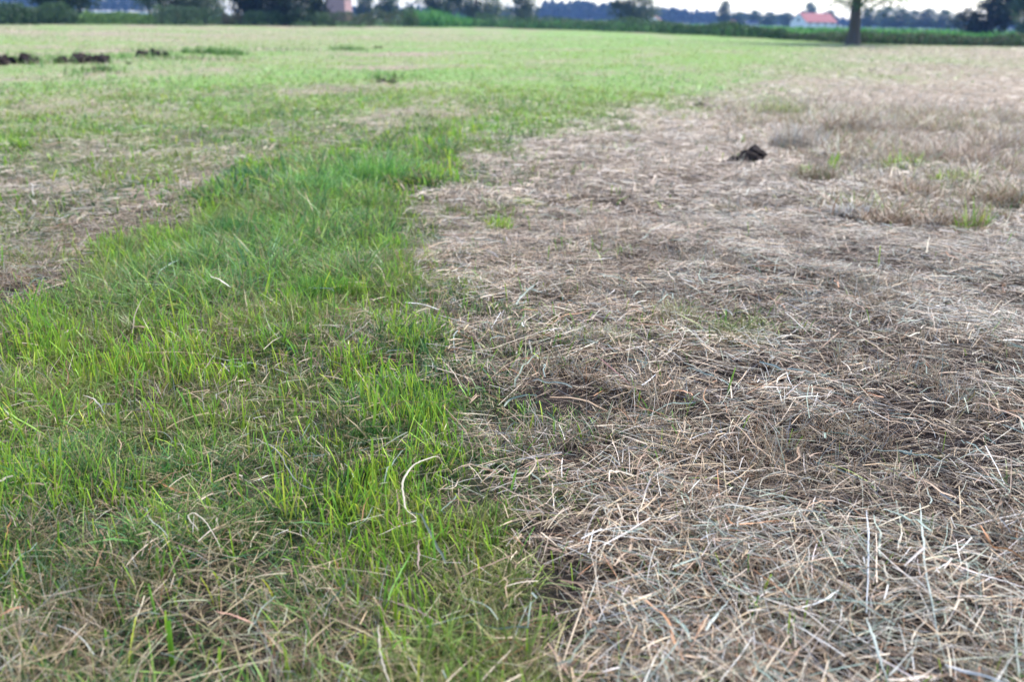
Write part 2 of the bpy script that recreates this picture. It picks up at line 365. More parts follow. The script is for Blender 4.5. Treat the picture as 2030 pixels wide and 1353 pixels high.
# ------------------------------------------------------------------ hay and grass
def build_cover():
    hay_parts, strip_parts, left_parts, far_parts = [], [], [], []
    def put(V_F_C_fn, sel_hay, sel_strip, sel_far, *arr):
        """split one sheaf of points over the four regions"""
        for m, lst in ((sel_hay, hay_parts), (sel_strip, strip_parts), (~sel_hay & ~sel_strip & ~sel_far, left_parts), (sel_far & ~sel_hay & ~sel_strip, far_parts)):
            if m.any(): lst.append(V_F_C_fn(*[a[m] for a in arr]))
    zones = ((0.72, 2.3, 0.0, 1.0, 54000, 4, 1), (2.3, 5.0, 0.8, 1.2, 138000, 3, 0), (5.0, 14, 2.0, 2.6, 132000, 3, 0), (14, 62, 2.1, 5.8, 66000, 3, 0), (50, 130, 1.6, 14.0, 18000, 3, 0))
    for r0, r1, pw, wk, n, k, nearest in zones:
        x, y, r = scatter(n, r0, r1, pw)
        keep = y < edge_y(x) - .5; x, y, r = x[keep], y[keep], r[keep]; n = len(x)
        f = fields(x, y); g, soil, thick = f['g'], f['soil'], f['thick']
        lod = wk if r0 < 5 else wk * (r / r0) ** .55
        u = rng.random(n)
        fold = .25 if nearest else 0.0
        # --- lying straw: thinner where bare soil shows, fewer where it is green
        cool = smooth(.40, .72, fbm(x, y, .6, 91) * .8 + .40 * smooth(.05, .40, x / np.maximum(y, .5)))
        dens = np.clip((1 - .95 * g) * (1 - .9 * soil) * (.22 + .28 * smooth(2.2, 4, r) + .85 * thick), .02, 1) * np.where(f['strip'] > .5, .5, 1)
        m = u < dens
        L = rng.gamma(3.4, .021, n) * np.where(g > .4, .62, 1) * (1 + .25 * (lod - 1) / 3)
        L = np.clip(L, .018, .24); Wd = (.0009 + rng.gamma(2.0, .00040, n)) * lod
        Lz = rng.random(n) ** 1.4 * (.010 + .058 * thick) * (1 - .7 * soil) + np.where(g > .35, rng.random(n) * .025, 0)
        phi = (fbm(x, y, .35, 95) * 7 + rng.normal(0, 1.9, n))
        sw = pick(HAYP, HW_WARM, n); sc = pick(HAYP, HW_COOL, n)
        c = np.where((rng.random(n) < cool)[:, None], sc, sw)
        gap_shade = pick([(.10, .066, .042), (.17, .12, .075), (.08, .064, .052), (.24, .18, .115)], [3, 3, 2, 2], n)  # browner colours for the lowest straws: shade in the gaps put into the tint
        c = np.where(((Lz < .028) & (rng.random(n) < .85 - .5 * smooth(2, 5, r)))[:, None], gap_shade, c)
        olive = pick([(.36, .29, .17), (.26, .22, .12), (.20, .14, .08), (.44, .38, .27), (.30, .31, .20)], [3, 3, 2, 1.6, 1.5], n)
        c = np.where(((f['strip'] > .4) & (rng.random(n) < .72))[:, None], olive, c)
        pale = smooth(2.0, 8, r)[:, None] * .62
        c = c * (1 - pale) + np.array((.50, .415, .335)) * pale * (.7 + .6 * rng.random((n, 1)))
        sh, ss, sf = f['hay'] > .5, f['strip'] > .5, y > 9
        hm = m & (u < 2)
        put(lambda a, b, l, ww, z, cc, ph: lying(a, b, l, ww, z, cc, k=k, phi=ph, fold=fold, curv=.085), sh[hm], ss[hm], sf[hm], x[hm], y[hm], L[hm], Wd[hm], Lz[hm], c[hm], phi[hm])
        # --- short upright stubble, dry
        x2, y2, r2 = scatter(int(n * .55), r0, r1, pw)
        kk = y2 < edge_y(x2) - .5; x2, y2, r2 = x2[kk], y2[kk], r2[kk]; q = len(x2)
        f2 = fields(x2, y2)
        tuf = smooth(.48, .72, fbm(x2, y2, .22, 97)); lod2 = wk if r0 < 5 else wk * (r2 / r0) ** .55
        mk = rng.random(q) < np.clip((.10 + 1.0 * tuf) * (1 - .6 * f2['g']) * (1 - .7 * f2['soil']) + .5 * f2['rough'], 0, 1)
        hh = (.018 + rng.gamma(3, .0075, q)) * (1 + 1.2 * f2['rough'] * rng.random(q)) * (1 + .7 * tuf)
        cs = pick(HAYP, [3, 5, 4, 1.5, 1.2, .4, 1.6, .5, .3], q); 
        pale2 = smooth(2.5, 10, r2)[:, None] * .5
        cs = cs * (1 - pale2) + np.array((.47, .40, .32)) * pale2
        sh2, ss2, sf2 = f2['hay'] > .5, f2['strip'] > .5, y2 > 9
        ww = (.0012 + rng.random(q) * .0013) * lod2
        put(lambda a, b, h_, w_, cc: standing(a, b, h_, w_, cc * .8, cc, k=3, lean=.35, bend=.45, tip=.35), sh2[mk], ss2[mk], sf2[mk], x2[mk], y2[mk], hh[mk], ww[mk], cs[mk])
        # --- green blades
        ng = int(n * (2.7 if nearest else 1.8))
        x3, y3, r3 = scatter(ng, r0, r1, pw)
        kk = y3 < edge_y(x3) - .5; x3, y3, r3 = x3[kk], y3[kk], r3[kk]; q = len(x3)
        f3 = fields(x3, y3); g3 = f3['g']; lod3 = wk if r0 < 5 else wk * (r3 / r0) ** .55
        cl = fbm(x3, y3, .16, 101)
        mk = rng.random(q) < np.clip(g3 ** 1.15 * (.22 + 1.2 * smooth(.32, .62, cl)) * (1 - .8 * f3['soil']) * (1 - .5 * f3['tall']), 0, 1)
        low = smooth(5, 20, r3)
        hh = (.022 + rng.gamma(4, .0075, q)) * (1 + .9 * f3['tall']) * (.18 + 1.65 * fbm(x3, y3, .24, 103)) * np.where(f3['strip'] > .5, 1.05, .8) * (1 + .5 * smooth(5, 9, r3) * smooth(.4, .7, vn(x3, y3, .45, 153)))
        c = pick(GRP, GRW, q)
        c = c * (.5 + 1.0 * vn(x3, y3, .17, 105))[:, None]
        yel = smooth(.4, .7, vn(x3, y3, .5, 107))[:, None] * .5 * (1 - f3['tall'][:, None] * .7)
        c = c * (1 - yel) + np.array((.24, .27, .06)) * yel
        blue = (f3['tall'] * rng.random(q) * .5)[:, None]
        c = c * (1 - blue) + np.array((.10, .27, .12)) * blue
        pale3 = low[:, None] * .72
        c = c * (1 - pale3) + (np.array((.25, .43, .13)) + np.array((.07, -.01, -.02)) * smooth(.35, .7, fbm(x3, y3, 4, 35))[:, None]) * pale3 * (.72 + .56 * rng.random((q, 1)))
        sh3, ss3, sf3 = f3['hay'] > .5, f3['strip'] > .5, y3 > 9
        ww = (.0013 + rng.gamma(2, .0008, q)) * lod3 * (1 + .7 * f3['tall'])
        tipc = c * 1.25; dead = (rng.random(q) < .24)[:, None]; tipc = np.where(dead, np.array((.36, .27, .15)), tipc)
        put(lambda a, b, h_, w_, c0, c1: standing(a, b, h_, w_, c0 * .8, c1, k=max(k, 3), lean=.45, bend=.75, tip=.12, fold=0), sh3[mk], ss3[mk], sf3[mk], x3[mk], y3[mk], hh[mk], ww[mk], c[mk], tipc[mk])  # roots tinted darker: shade low in the sward put into the colour
        # --- upright bright blades with mown, blunt tops
        if r0 < 14:
            x4, y4, r4 = scatter(int(n * .5), r0, r1, pw)
            q = len(x4); f4 = fields(x4, y4); lod4 = wk if r0 < 5 else wk * (r4 / r0) ** .4
            mk = rng.random(q) < np.clip((.16 + .34 * smooth(1.3, 2.2, y4) * f4['strip'] + .16 * f4['tall']) * f4['g'] * (.25 + 1.5 * smooth(.45, .7, vn(x4, y4, .14, 111))), 0, 1)
            hh = (.045 + rng.gamma(3, .011, q)) * (1 + .5 * f4['tall']) * np.where(f4['strip'] > .5, 1, .75)
            c = pick(BRIGHT, [3, 2, 3], q); gg = (f4['tall'] * rng.random(q))[:, None] * .9
            c = c * (1 - gg) + np.array((.12, .30, .09)) * gg
            ww = (.0026 + rng.random(q) * .0026) * lod4
            sh4, ss4, sf4 = f4['hay'] > .5, f4['strip'] > .5, y4 > 9
            for tm, le, be, tp in ((f4['tall'] > .45, .38, .6, .2), (f4['tall'] <= .45, .17, .2, .55)):
                m2 = mk & tm
                put(lambda a, b, h_, w_, cc: standing(a, b, h_, w_, cc * .6, cc, k=4, lean=le, bend=be, tip=tp, fold=.3), sh4[m2], ss4[m2], sf4[m2], x4[m2], y4[m2], hh[m2], ww[m2], c[m2])  # darker root colour carries painted shade from between the blades
        # --- broad dead leaves, bleached and rusty
        if r0 < 5:
            x5, y5, r5 = scatter(int(n * .008), r0, r1, pw); q = len(x5); f5 = fields(x5, y5)
            kp = rng.random(q) < np.where(f5['strip'] > .5, .4, 1); x5, y5 = x5[kp], y5[kp]; f5 = {a: b[kp] for a, b in f5.items()}; q = len(x5)
            c = pick([(.40, .35, .28), (.31, .155, .075), (.21, .26, .215), (.35, .265, .18), (.24, .16, .10)], [1.4, 1.5, 3, 2.2, 2], q)
            put(lambda a, b, l, ww, z, cc: lying(a, b, l, ww, z, cc, k=8, arch=.15, fold=.22, crease=.16), f5['hay'] > .5, f5['strip'] > .5, y5 > 9, x5, y5,
                .06 + rng.random(q) * .13, .0026 + rng.random(q) * .0034, .02 + rng.random(q) * .035, c)
    # --- unmown fringe round the soil heaps
    for hx, hy, hw in ((40, 118, 60), (165, 116, 70), (192, 146, 45), (300, 102, 50), (768, 156, 45), (240, 118, 60), (90, 128, 50), (350, 118, 60), (560, 100, 80), (450, 118, 70)):
        p = at(hx, hy); W = hw * p.length * .945 / FPX; n = 120
        x = p.x + rng.normal(0, .55, n) * W; y = p.y + rng.normal(0, .45, n) * W
        c = pick([(.10, .21, .045), (.16, .28, .06), (.07, .15, .04), (.30, .28, .14)], [3, 3, 2, 1.4], n)
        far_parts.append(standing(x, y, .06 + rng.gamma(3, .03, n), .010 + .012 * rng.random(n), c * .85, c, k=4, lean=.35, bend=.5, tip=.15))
    for hx, hy, hw in ((40, 129, 45), (165, 129, 50), (300, 112, 30), (768, 165, 26), (1474, 330, 50)):
        p = at(hx, hy); W = hw * p.length * .945 / FPX; n = 46
        x = p.x + rng.uniform(-1, 1, n) * W; y = p.y - .05 - rng.random(n) * .5 * W; q = hx > 1000
        c = pick([(.45, .37, .28), (.36, .26, .18)] if q else [(.14, .27, .06), (.20, .34, .08), (.34, .32, .16)], [1, 1] if q else [1, 1, 1], n)
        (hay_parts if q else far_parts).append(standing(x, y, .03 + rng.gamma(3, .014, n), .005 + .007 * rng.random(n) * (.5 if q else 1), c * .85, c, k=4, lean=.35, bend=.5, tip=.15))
    # --- tall rough dry grass at the right
    n = 150000; x = 1 + rng.random(n) * 9; y = 4 + rng.random(n) * 8; ro = fields(x, y)['rough']
    cl = smooth(.48, .62, fbm(x, y, .55, 141)); m = rng.random(n) < ro * (.09 + .7 * cl); x, y = x[m], y[m]; n = len(x)
    c = pick([(.50, .40, .28), (.42, .30, .20), (.54, .47, .38), (.28, .18, .11), (.20, .26, .08), (.3, .4, .08)], [4, 4, 3, 3, 1.4, .7], n)
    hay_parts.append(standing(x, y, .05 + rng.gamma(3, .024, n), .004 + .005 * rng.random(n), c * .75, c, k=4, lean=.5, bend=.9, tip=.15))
    for nm, parts, lab, cat, m in (('hay', hay_parts, 'loose dry hay strewn over the right side of the field', 'hay', M_HAY),
                                   ('grass', strip_parts, 'uncut strip of bright green grass beside the dry hay', 'grass', M_GRASS),
                                   ('grass', left_parts, 'thin patchy grass and straw at the left of the green strip', 'grass', M_GRASS),
                                   ('meadow', far_parts, 'pale green mown meadow reaching to the far hedges', 'meadow', M_GRASS)):
        V, F, C = join(parts)
        tag(mesh_np(nm, V, F, C, m), lab, cat, None, 'stuff')
        print(nm, len(F) * 2)
build_cover()

# ------------------------------------------------------------------ crops and meadow beyond the ditch
M_LEAF = mat('tree_leaves', blade_mat(.25, .25, .6))
def build_crop():
    parts = []
    for n, d0, d1, hs, wk in ((9000, 2.5, 14, 1.0, 1.6), (4500, 14, 60, 1.0, 3.2), (2500, 60, 190, 1.1, 7)):
        pxs = 800 + rng.random(n) * 2000
        d = np.array([far(p, 1.0)[0] for p in pxs])              # lateral slope
        Yg = np.interp(pxs, [e[0] for e in EDGE_PX], EDGE[:, 1])
        Y = Yg + d0 + (d1 - d0) * rng.random(n) ** 1.3; X = d * Y
        hh = (.52 + .28 * vn(X, Y, 6, 121)) * hs + 1.0 * smooth(950, 860, pxs) + .35 * smooth(1500, 1150, pxs)
        c = pick([(.06, .20, .035), (.09, .27, .05), (.04, .13, .035), (.14, .28, .06)], [3, 3, 2, 1], n)
        parts.append(standing(X, Y, hh * (.7 + .5 * rng.random(n)), (.05 + .06 * rng.random(n)) * wk, c * .8, c * 1.1, k=4, lean=.25, bend=.6, tip=.1))
    V, F, C = join(parts)
    tag(mesh_np('crop', V, F, C, M_LEAF), 'lush green crop growing beyond the ditch at the right', 'crop', None, 'stuff')
build_crop()

# ------------------------------------------------------------------ hedges, reeds and bushes along the field edge
def leaf_quads(P, size, col):
    n = len(P); a = rng.normal(size=(n, 3)); a /= np.linalg.norm(a, axis=1, keepdims=True)
    b = rng.normal(size=(n, 3)); b -= a * (a * b).sum(1, keepdims=True); b /= np.linalg.norm(b, axis=1, keepdims=True)
    s = (size * (.6 + .8 * rng.random(n)))[:, None] / 2
    V = np.stack([P - a * s, P - b * s * .55, P + a * s, P + b * s * .55], 1).reshape(-1, 3)
    F = np.arange(n * 4).reshape(-1, 4)
    return V, F, np.repeat(col, 4, 0)
def tube(path, radii, sides=7, col=(.1, .085, .07)):
    path = np.array(path, float); k = len(path); T = np.gradient(path, axis=0); T /= np.linalg.norm(T, axis=1, keepdims=True) + 1e-9
    ref = np.array((.31, .95, .02)); A = np.cross(T, ref); A /= np.linalg.norm(A, axis=1, keepdims=True) + 1e-9; B = np.cross(T, A)
    th = np.linspace(0, 2 * np.pi, sides, endpoint=False)
    V = path[:, None, :] + (A[:, None, :] * np.cos(th)[None, :, None] + B[:, None, :] * np.sin(th)[None, :, None]) * np.array(radii)[:, None, None]
    i = np.arange(k - 1)[:, None] * sides; j = np.arange(sides)[None, :]; j2 = (j + 1) % sides
    F = np.stack([i + j, i + j2, i + sides + j2, i + sides + j], -1).reshape(-1, 4)
    return V.reshape(-1, 3), F, np.tile(np.array(col), (k * sides, 1))
def edge_pt(px, back=0.0):
    Y = float(np.interp(px, [e[0] for e in EDGE_PX], EDGE[:, 1])) + back
    return far(px, Y)
def hedge(name, px0, px1, h, depth, pal, label, cat, n, leaf=.16, back=1.0, reeds=0, seed=1, taper=1.0, endh=None):
    a, b = edge_pt(px0, back), edge_pt(px1, back); c = (a + b) / 2
    e = empty(name, (c.x, c.y, 0)); tag(e, label, cat)
    t = rng.random(n); pxs = px0 + (px1 - px0) * t
    base = np.array([edge_pt(p, back)[:2] for p in pxs]) - np.array((c.x, c.y))
    hs = h + ((endh if endh is not None else h) - h) * t
    top = hs * (.62 + .85 * fbm(pxs, np.zeros(n), max(12, (px1 - px0) / 9), 130 + seed)) * np.minimum(1, .45 + 6 * np.minimum(t, 1 - t) * taper)
    u = rng.random(n) ** .7
    dd = rng.normal(0, .4, n) * depth * np.sqrt(np.clip(1.08 - u ** 2, .05, 1))
    P = np.stack([base[:, 0] + rng.normal(0, .1, n), base[:, 1] + dd + depth * .5, u * top + .02], 1)
    cl = pick(pal, [1] * len(pal), n, .3)
    V, F, C = leaf_quads(P, np.full(n, leaf), cl)
    mesh_np('foliage', V, F, C, M_LEAF, False, e)
    parts = []
    m = reeds or 40
    tt = rng.random(m); bs = np.array([edge_pt(px0 + (px1 - px0) * q, back)[:2] for q in tt]) - np.array((c.x, c.y))
    cc = pick(pal if reeds else [(.07, .055, .04)], [1] * len(pal) if reeds else [1], m, .3)
    hh = h * (.7 + .4 * rng.random(m))
    V, F, C = standing(bs[:, 0], bs[:, 1] + rng.normal(0, .3, m) * depth + depth * .4, hh, np.full(m, .035), cc * .8, cc, k=4, lean=.08, bend=.12, tip=.1, z=np.zeros(m))
    mesh_np('stems', V, F, C, M_LEAF, False, e)['kind'] = 'stuff'
    return e
DKG = [(.040, .085, .035), (.06, .125, .045), (.028, .06, .03), (.08, .15, .055)]
GRG = [(.07, .12, .06), (.10, .16, .08), (.05, .09, .05)]
LTG = [(.10, .20, .05), (.15, .25, .06), (.07, .15, .05)]
BRN = [(.06, .07, .04), (.10, .085, .055), (.04, .06, .03), (.13, .11, .07)]
hedge('reed_stand', -160, 146, 1.25, 1.2, DKG + GRG, 'tall dark reed stand below the leftmost tree', 'reeds', 7000, .17, 1.0, 1500, 1)
hedge('hedge', 150, 300, .78, 1.4, LTG, 'low light green hedge in front of the blue wood at left', 'hedge', 4000, .15, 1.2, 0, 2)
hedge('bush', 296, 362, 1.25, 1.6, GRG, 'grey green bush between the low hedge and the leaning pale trees', 'bush', 2600, .15, 1.5, 0, 3, 1.6)
hedge('bush', 352, 442, 1.35, 1.8, GRG + DKG, 'wide grey green bush under the pale willow trees', 'bush', 3200, .15, 1.6, 0, 4, 1.6)
hedge('bush', 436, 478, .85, 1.2, BRN, 'small brownish bush left of the black trees', 'bush', 1400, .14, 1.2, 0, 5, 1.6)
hedge('hedge', 472, 655, 1.25, 1.6, DKG, 'dark green hedge below the three black trees', 'hedge', 5200, .16, 1.3, 0, 6)
hedge('bush', 648, 735, 1.15, 1.6, DKG + BRN, 'dark bush below the pink brick house', 'bush', 2600, .16, 1.4, 0, 7, 1.6)
hedge('bush', 728, 826, 1.55, 1.8, BRN + DKG, 'rounded brown green bush at the left end of the green bank', 'bush', 3000, .17, 1.8, 0, 8, 1.7)
hedge('hedge', 938, 1570, 1.35, 1.6, DKG, 'long dark hedge running along the middle of the field edge', 'hedge', 12000, .17, 1.0, 0, 9, 8, .75)
hedge('hedge', 1560, 2330, .52, 1.0, BRN + DKG, 'low brown and green verge along the ditch behind the lone tree', 'verge', 9000, .13, .8, 900, 10, 6, .62)

# ------------------------------------------------------------------ trees
def crown_pts(n, rx, low, h, lobes):
    """leaf positions in leafy lobes that fill a dome from `low` up to `h`"""
    u = (np.arange(lobes) + rng.random(lobes)) / lobes; u = u ** 1.25
    prof = np.minimum(1, .55 + 2.2 * u) * np.sqrt(np.clip(1.02 - u ** 2.4, .04, 1))
    a = rng.random(lobes) * 6.283; rr = np.sqrt(.15 + .85 * rng.random(lobes)) * prof * rx * .78
    lr = rx * (.24 + .2 * rng.random(lobes))
    lc = np.stack([rr * np.cos(a), rr * np.sin(a), low + lr * .6 + u * (h - low - lr)], 1)
    k = rng.integers(0, lobes, n); d = rng.normal(size=(n, 3)); d /= np.linalg.norm(d, axis=1, keepdims=True)
    rad = lr[k] * (.35 + .65 * rng.random(n) ** .5) * (.8 + .55 * rng.random(n) ** 3)
    P = lc[k] + d * rad[:, None] * np.array((1.15, 1.15, .8))
    m = P[:, 2] > low * .8
    return P[m], lc, k[m]
def make_tree(name, h, rx, trunk_r, crown_low, n, leaf, pal, lobes=16, bark=(.10, .085, .07), droop=0, limbs=9, fork=0.0):
    e = empty(name)
    rz = (h - crown_low) / 2; cz = (h + crown_low) / 2
    P, lc, k = crown_pts(n, rx, crown_low, h, lobes)
    if droop: P[:, 2] -= droop * np.clip(np.hypot(P[:, 0], P[:, 1]) / rx, 0, 1.3) ** 2 * rng.random(len(P)); P = P[P[:, 2] > .3]
    tone = (.75 + .5 * rng.random(lobes))
    cl = pick(pal, [1] * len(pal), len(P), .25) * np.resize(tone[k], len(P))[:, None]
    V, F, C = leaf_quads(P, np.full(len(P), leaf), cl)
    mesh_np('crown', V, F, C, M_LEAF, False, e)
    top = cz + rz * .4
    zs = np.array([-.1, .12, .35, .8, 1.5, 2.5, crown_low + rz * .5, top]); zs = np.sort(np.maximum.accumulate(zs))
    rr = trunk_r * np.interp(zs, [-.1, .12, .4, 1.2, top], [1.75, 1.4, 1.15, 1.0, .25])
    wob = np.cumsum(rng.normal(0, .03, (len(zs), 2)) * (zs[:, None] > 1) * trunk_r * 4, 0)
    parts = [tube(np.column_stack([wob, zs]), rr, 10, bark)]
    for c in lc[:limbs]:
        z0 = max(fork, crown_low * .8, min(c[2] * .55, top * .8)); w0 = np.array([np.interp(z0, zs, wob[:, 0]), np.interp(z0, zs, wob[:, 1]), z0])
        mid = (w0 + c) / 2 + np.array((0, 0, .12 * rz))
        r0 = float(np.interp(z0, zs, rr)) * .5
        parts.append(tube([w0, w0 * .6 + mid * .4, mid, mid * .4 + c * .6, c], [r0, r0 * .8, r0 * .55, r0 * .35, r0 * .15], 6, bark))
    V, F, C = join(parts)
    mesh_np('trunk', V, F, C, M_TRUNK, True, e)
    return e
M_TRUNK = mat('tree_bark', blade_mat(0.0, .1, .95))
PROTO = {}
PROTO['round'] = make_tree('broadleaf_tree', 9.0, 3.9, .22, .7, 7000, .34, [(.035, .07, .028), (.05, .09, .04), (.03, .055, .028)], 30)
PROTO['pale'] = make_tree('willow_tree', 8.0, 3.6, .24, .5, 6500, .30, [(.07, .10, .055), (.09, .125, .07), (.055, .085, .05)], 28, droop=.6)
PROTO['dark'] = make_tree('evergreen_tree', 9.5, 3.2, .24, .1, 8000, .32, [(.014, .030, .018), (.020, .042, .022), (.012, .024, .016)], 36)
PROTO['slim'] = make_tree('slender_tree', 9.0, 1.5, .15, 1.6, 1500, .28, [(.04, .065, .035), (.05, .08, .04)], 16)
PROTO['low'] = make_tree('bushy_tree', 7.0, 3.4, .18, .3, 6200, .32, [(.04, .085, .035), (.055, .105, .04), (.03, .065, .03)], 28)
used = set()
def put_tree(kind, px, dist, h, label, wscale=1.0, group=None, name=None):
    src = PROTO[kind]; base_h = {'round': 9.0, 'pale': 8.0, 'dark': 9.5, 'slim': 9.0, 'low': 7.0}[kind]
    p = far(px, dist)
    if kind in used:
        o = src.copy(); COL.objects.link(o)
        for ch in src.children:
            c = ch.copy(); COL.objects.link(c); c.parent = o
    else:
        o = src; used.add(kind)
    o.location = (p.x, p.y, 0); k = h / base_h; o.scale = (k * wscale, k * wscale, k)
    o.rotation_euler = (0, 0, rng.random() * 6.28)
    tag(o, label, 'tree')
    if group: o['group'] = group
    return o
put_tree('round', 128, 88, 10, 'dark spreading tree standing behind the reeds at far left', 1.0)
put_tree('slim', 296, 112, 9, 'thin tree with a bare dark trunk at the end of the blue wood')
put_tree('pale', 350, 98, 8.5, 'pale grey green willow beside the thin bare trunk')
put_tree('pale', 408, 104, 7.2, 'smaller pale willow left of the black evergreens', .85)
put_tree('dark', 505, 92, 10, 'black evergreen nearest to the pale willows', 1.0)
put_tree('dark', 566, 90, 11, 'black evergreen in the middle of the dark hedge', 1.05)
put_tree('dark', 622, 97, 9, 'black evergreen touching the pink brick house', .8)
put_tree('round', 722, 190, 6.6, 'small tree at the right corner of the pink brick house', .8)
put_tree('round', 768, 175, 7.4, 'middle tree of the three between brick house and green bank', .8)
put_tree('slim', 818, 180, 7.0, 'narrow tree beside the bright gap of sky above the green bank', 1.2)
put_tree('round', 872, 150, 9, 'dense tree rising right behind the green bank', .95)
put_tree('pale', 945, 146, 9, 'broad grey tree above the left end of the long hedge', 1.2)
put_tree('pale', 1042, 150, 6.4, 'rounded grey green tree left of the blue pine wood', 1.0)
put_tree('pale', 1256, 140, 8.0, 'tall leafy grey green tree standing before the blue wood', 1.05)
put_tree('round', 1435, 300, 7.6, 'round dark tree standing free against the sky', .78)
for i, (px, d, h) in enumerate(((1462, 380, 5.2), (1494, 400, 6.0), (1526, 390, 5.4), (1556, 410, 5.6))):
    put_tree('low', px, d, h, ['low tree right beside the round free standing tree', 'low tree directly above the blue roofed barn', 'low tree midway between blue roofed barn and red farmhouse', 'low tree touching the white gable of the farmhouse'][i], 1.5)
put_tree('low', 1603, 420, 10.0, 'tall light green tree rising behind the red farmhouse roof', .8)
put_tree('round', 1642, 430, 7.4, 'darker tree behind the right end of the red farmhouse roof', .95)
for i, (px, d, h) in enumerate(((1722, 330, 6.8), (1752, 340, 7.2), (1779, 320, 6.8), (1806, 335, 6.2), (1838, 330, 7.0), (1868, 325, 6.4), (1896, 315, 5.4))):
    put_tree('low' if i % 2 else 'round', px, d, h, ['first tree of the far row, right beside the big trunk', 'second tree of the far row counted from the big trunk', 'third tree of the far row counted from the big trunk', 'middle tree of the far row at right', 'tallest tree in the right half of the far row', 'far row tree second from the black tree', 'lowest far row tree, touching the black tree'][i], 1.35, 'row of far trees at the right')
put_tree('dark', 1958, 112, 10.5, 'big black tree at right standing against the sky', 1.3)
put_tree('low', 2036, 104, 6.0, 'green bushy tree cut by the right edge of the picture', .9)

# lone tree in the field edge
lone = make_tree('oak_tree', 12.0, 5.0, .29, 1.75, 22000, .17, [(.035, .075, .025), (.055, .105, .035), (.03, .06, .025)], 44, bark=(.085, .075, .068), limbs=44, fork=2.5)
p = at(1690, 88); lone.location = (p.x, p.y, 0)
tag(lone, 'lone tree with a thick grey trunk at the field edge', 'tree')

def build_wood(name, spans, label):
    LV, TV = [], []
    for (px0, px1, d, h0, h1, n) in spans:
        for i in range(n):
            t = (i + rng.random()) / n; p = far(px0 + (px1 - px0) * t, d + rng.random() * 40)
            h = (h0 + (h1 - h0) * t) * (.68 + .42 * rng.random()); rx = h * (.16 + .08 * rng.random())
            m = 80; z = rng.random(m) ** .8; rr = rx * np.sqrt(np.clip(1 - (z * 1.0) ** 2.2, .03, 1)) * (.4 + .7 * rng.random(m)); a = rng.random(m) * 6.283
            P = np.stack([p.x + rr * np.cos(a), p.y + rr * np.sin(a), h * (.12 + .88 * z)], 1)
            LV.append(leaf_quads(P, np.full(m, 2.2), pick([(.018, .040, .028), (.025, .05, .032), (.014, .03, .022)], [1, 1, 1], m, .3)))
            TV.append(tube([(p.x, p.y, -.2), (p.x, p.y, h * .3), (p.x, p.y, h * .8)], [.22, .2, .06], 5, (.06, .05, .045)))
    V, F, C = join(LV + TV)
    tag(mesh_np(name, V, F, C, M_LEAF, False), label, 'wood', None, 'stuff')
build_wood('far_wood', [(-250, 300, 560, 15, 14, 130)], 'distant blue wood behind the reeds at far left')
build_wood('far_wood', [(640, 1085, 600, 7, 9, 80), (1075, 1235, 620, 12.2, 12.0, 80), (1235, 1420, 620, 11.0, 7.4, 80), (1420, 1720, 640, 7.0, 6.0, 70), (1700, 2150, 600, 5.4, 5.2, 90)], 'long distant blue wood along the horizon')

# ------------------------------------------------------------------ houses
def box_np(x0, x1, y0, y1, z0, z1):
    V = np.array([(x0, y0, z0), (x1, y0, z0), (x1, y1, z0), (x0, y1, z0), (x0, y0, z1), (x1, y0, z1), (x1, y1, z1), (x0, y1, z1)], float)
    F = np.array([(0, 3, 2, 1), (4, 5, 6, 7), (0, 1, 5, 4), (1, 2, 6, 5), (2, 3, 7, 6), (3, 0, 4, 7)])
    return V, F, np.ones((8, 3))
def house(name, px, dist, L, D, eave, ridge, rz, wallm, roofm, label, chimney=(.15,), windows=3):
    p = far(px, dist); e = empty(name, (p.x, p.y, 0), rz); tag(e, label, 'house')
    hl, hd = L / 2, D / 2
    V = np.array([(-hl, -hd, -.3), (hl, -hd, -.3), (hl, hd, -.3), (-hl, hd, -.3), (-hl, -hd, eave), (hl, -hd, eave), (hl, hd, eave), (-hl, hd, eave), (-hl, 0, ridge - .08), (hl, 0, ridge - .08)], float)
    me = bpy.data.meshes.new('wall'); me.from_pydata([tuple(v) for v in V], [], [(0, 1, 5, 4), (2, 3, 7, 6), (3, 0, 4, 8, 7), (1, 2, 6, 9, 5)]); me.materials.append(wallm)
    o = bpy.data.objects.new('wall', me); COL.objects.link(o); o.parent = e
    g = .25; s = (ridge - eave) / hd
    def slope(sgn):
        y0, z0 = sgn * (hd + .35), eave - .35 * s
        q = [(-hl - g, y0, z0), (hl + g, y0, z0), (hl + g, 0, ridge), (-hl - g, 0, ridge)]
        V = np.array(q + [(a, b, c + .14) for a, b, c in q]); F = np.array([(0, 1, 2, 3), (4, 7, 6, 5), (0, 4, 5, 1), (1, 5, 6, 2), (2, 6, 7, 3), (3, 7, 4, 0)])
        return V, F, np.ones((8, 3))
    V, F, C = join([slope(-1), slope(1)]); mesh_np('roof', V, F, None, roofm, False, e)
    for t in chimney:
        V, F, C = box_np(-hl + L * t - .3, -hl + L * t + .3, -.3, .3, ridge - .5, ridge + .8); mesh_np('chimney', V, F, None, M_BRICK, False, e)
    for i in range(windows):
        cx = -hl + L * (i + .5) / windows
        V, F, C = box_np(cx - .5, cx + .5, -hd - .05, -hd + .02, .9, min(eave - .25, 2.0)); f = mesh_np('window', V, F, None, M_WHITE, False, e)
        V, F, C = box_np(cx - .4, cx + .4, -hd - .07, -hd - .04, 1.0, min(eave - .35, 1.9)); mesh_np('pane', V, F, None, M_GLASSY, False, f)
    V, F, C = box_np(-hl - .07, -hl + .02, -.5, .5, eave + .1, eave + 1.1); f = mesh_np('window', V, F, None, M_GLASSY, False, e)
    return e
house('farmhouse', 1612, 330, 13.0, 8.0, 1.9, 4.6, R(24), M_WHITE, M_ROOF, 'white farmhouse with a long red tiled roof beyond the crop', (.12, .85), 4)
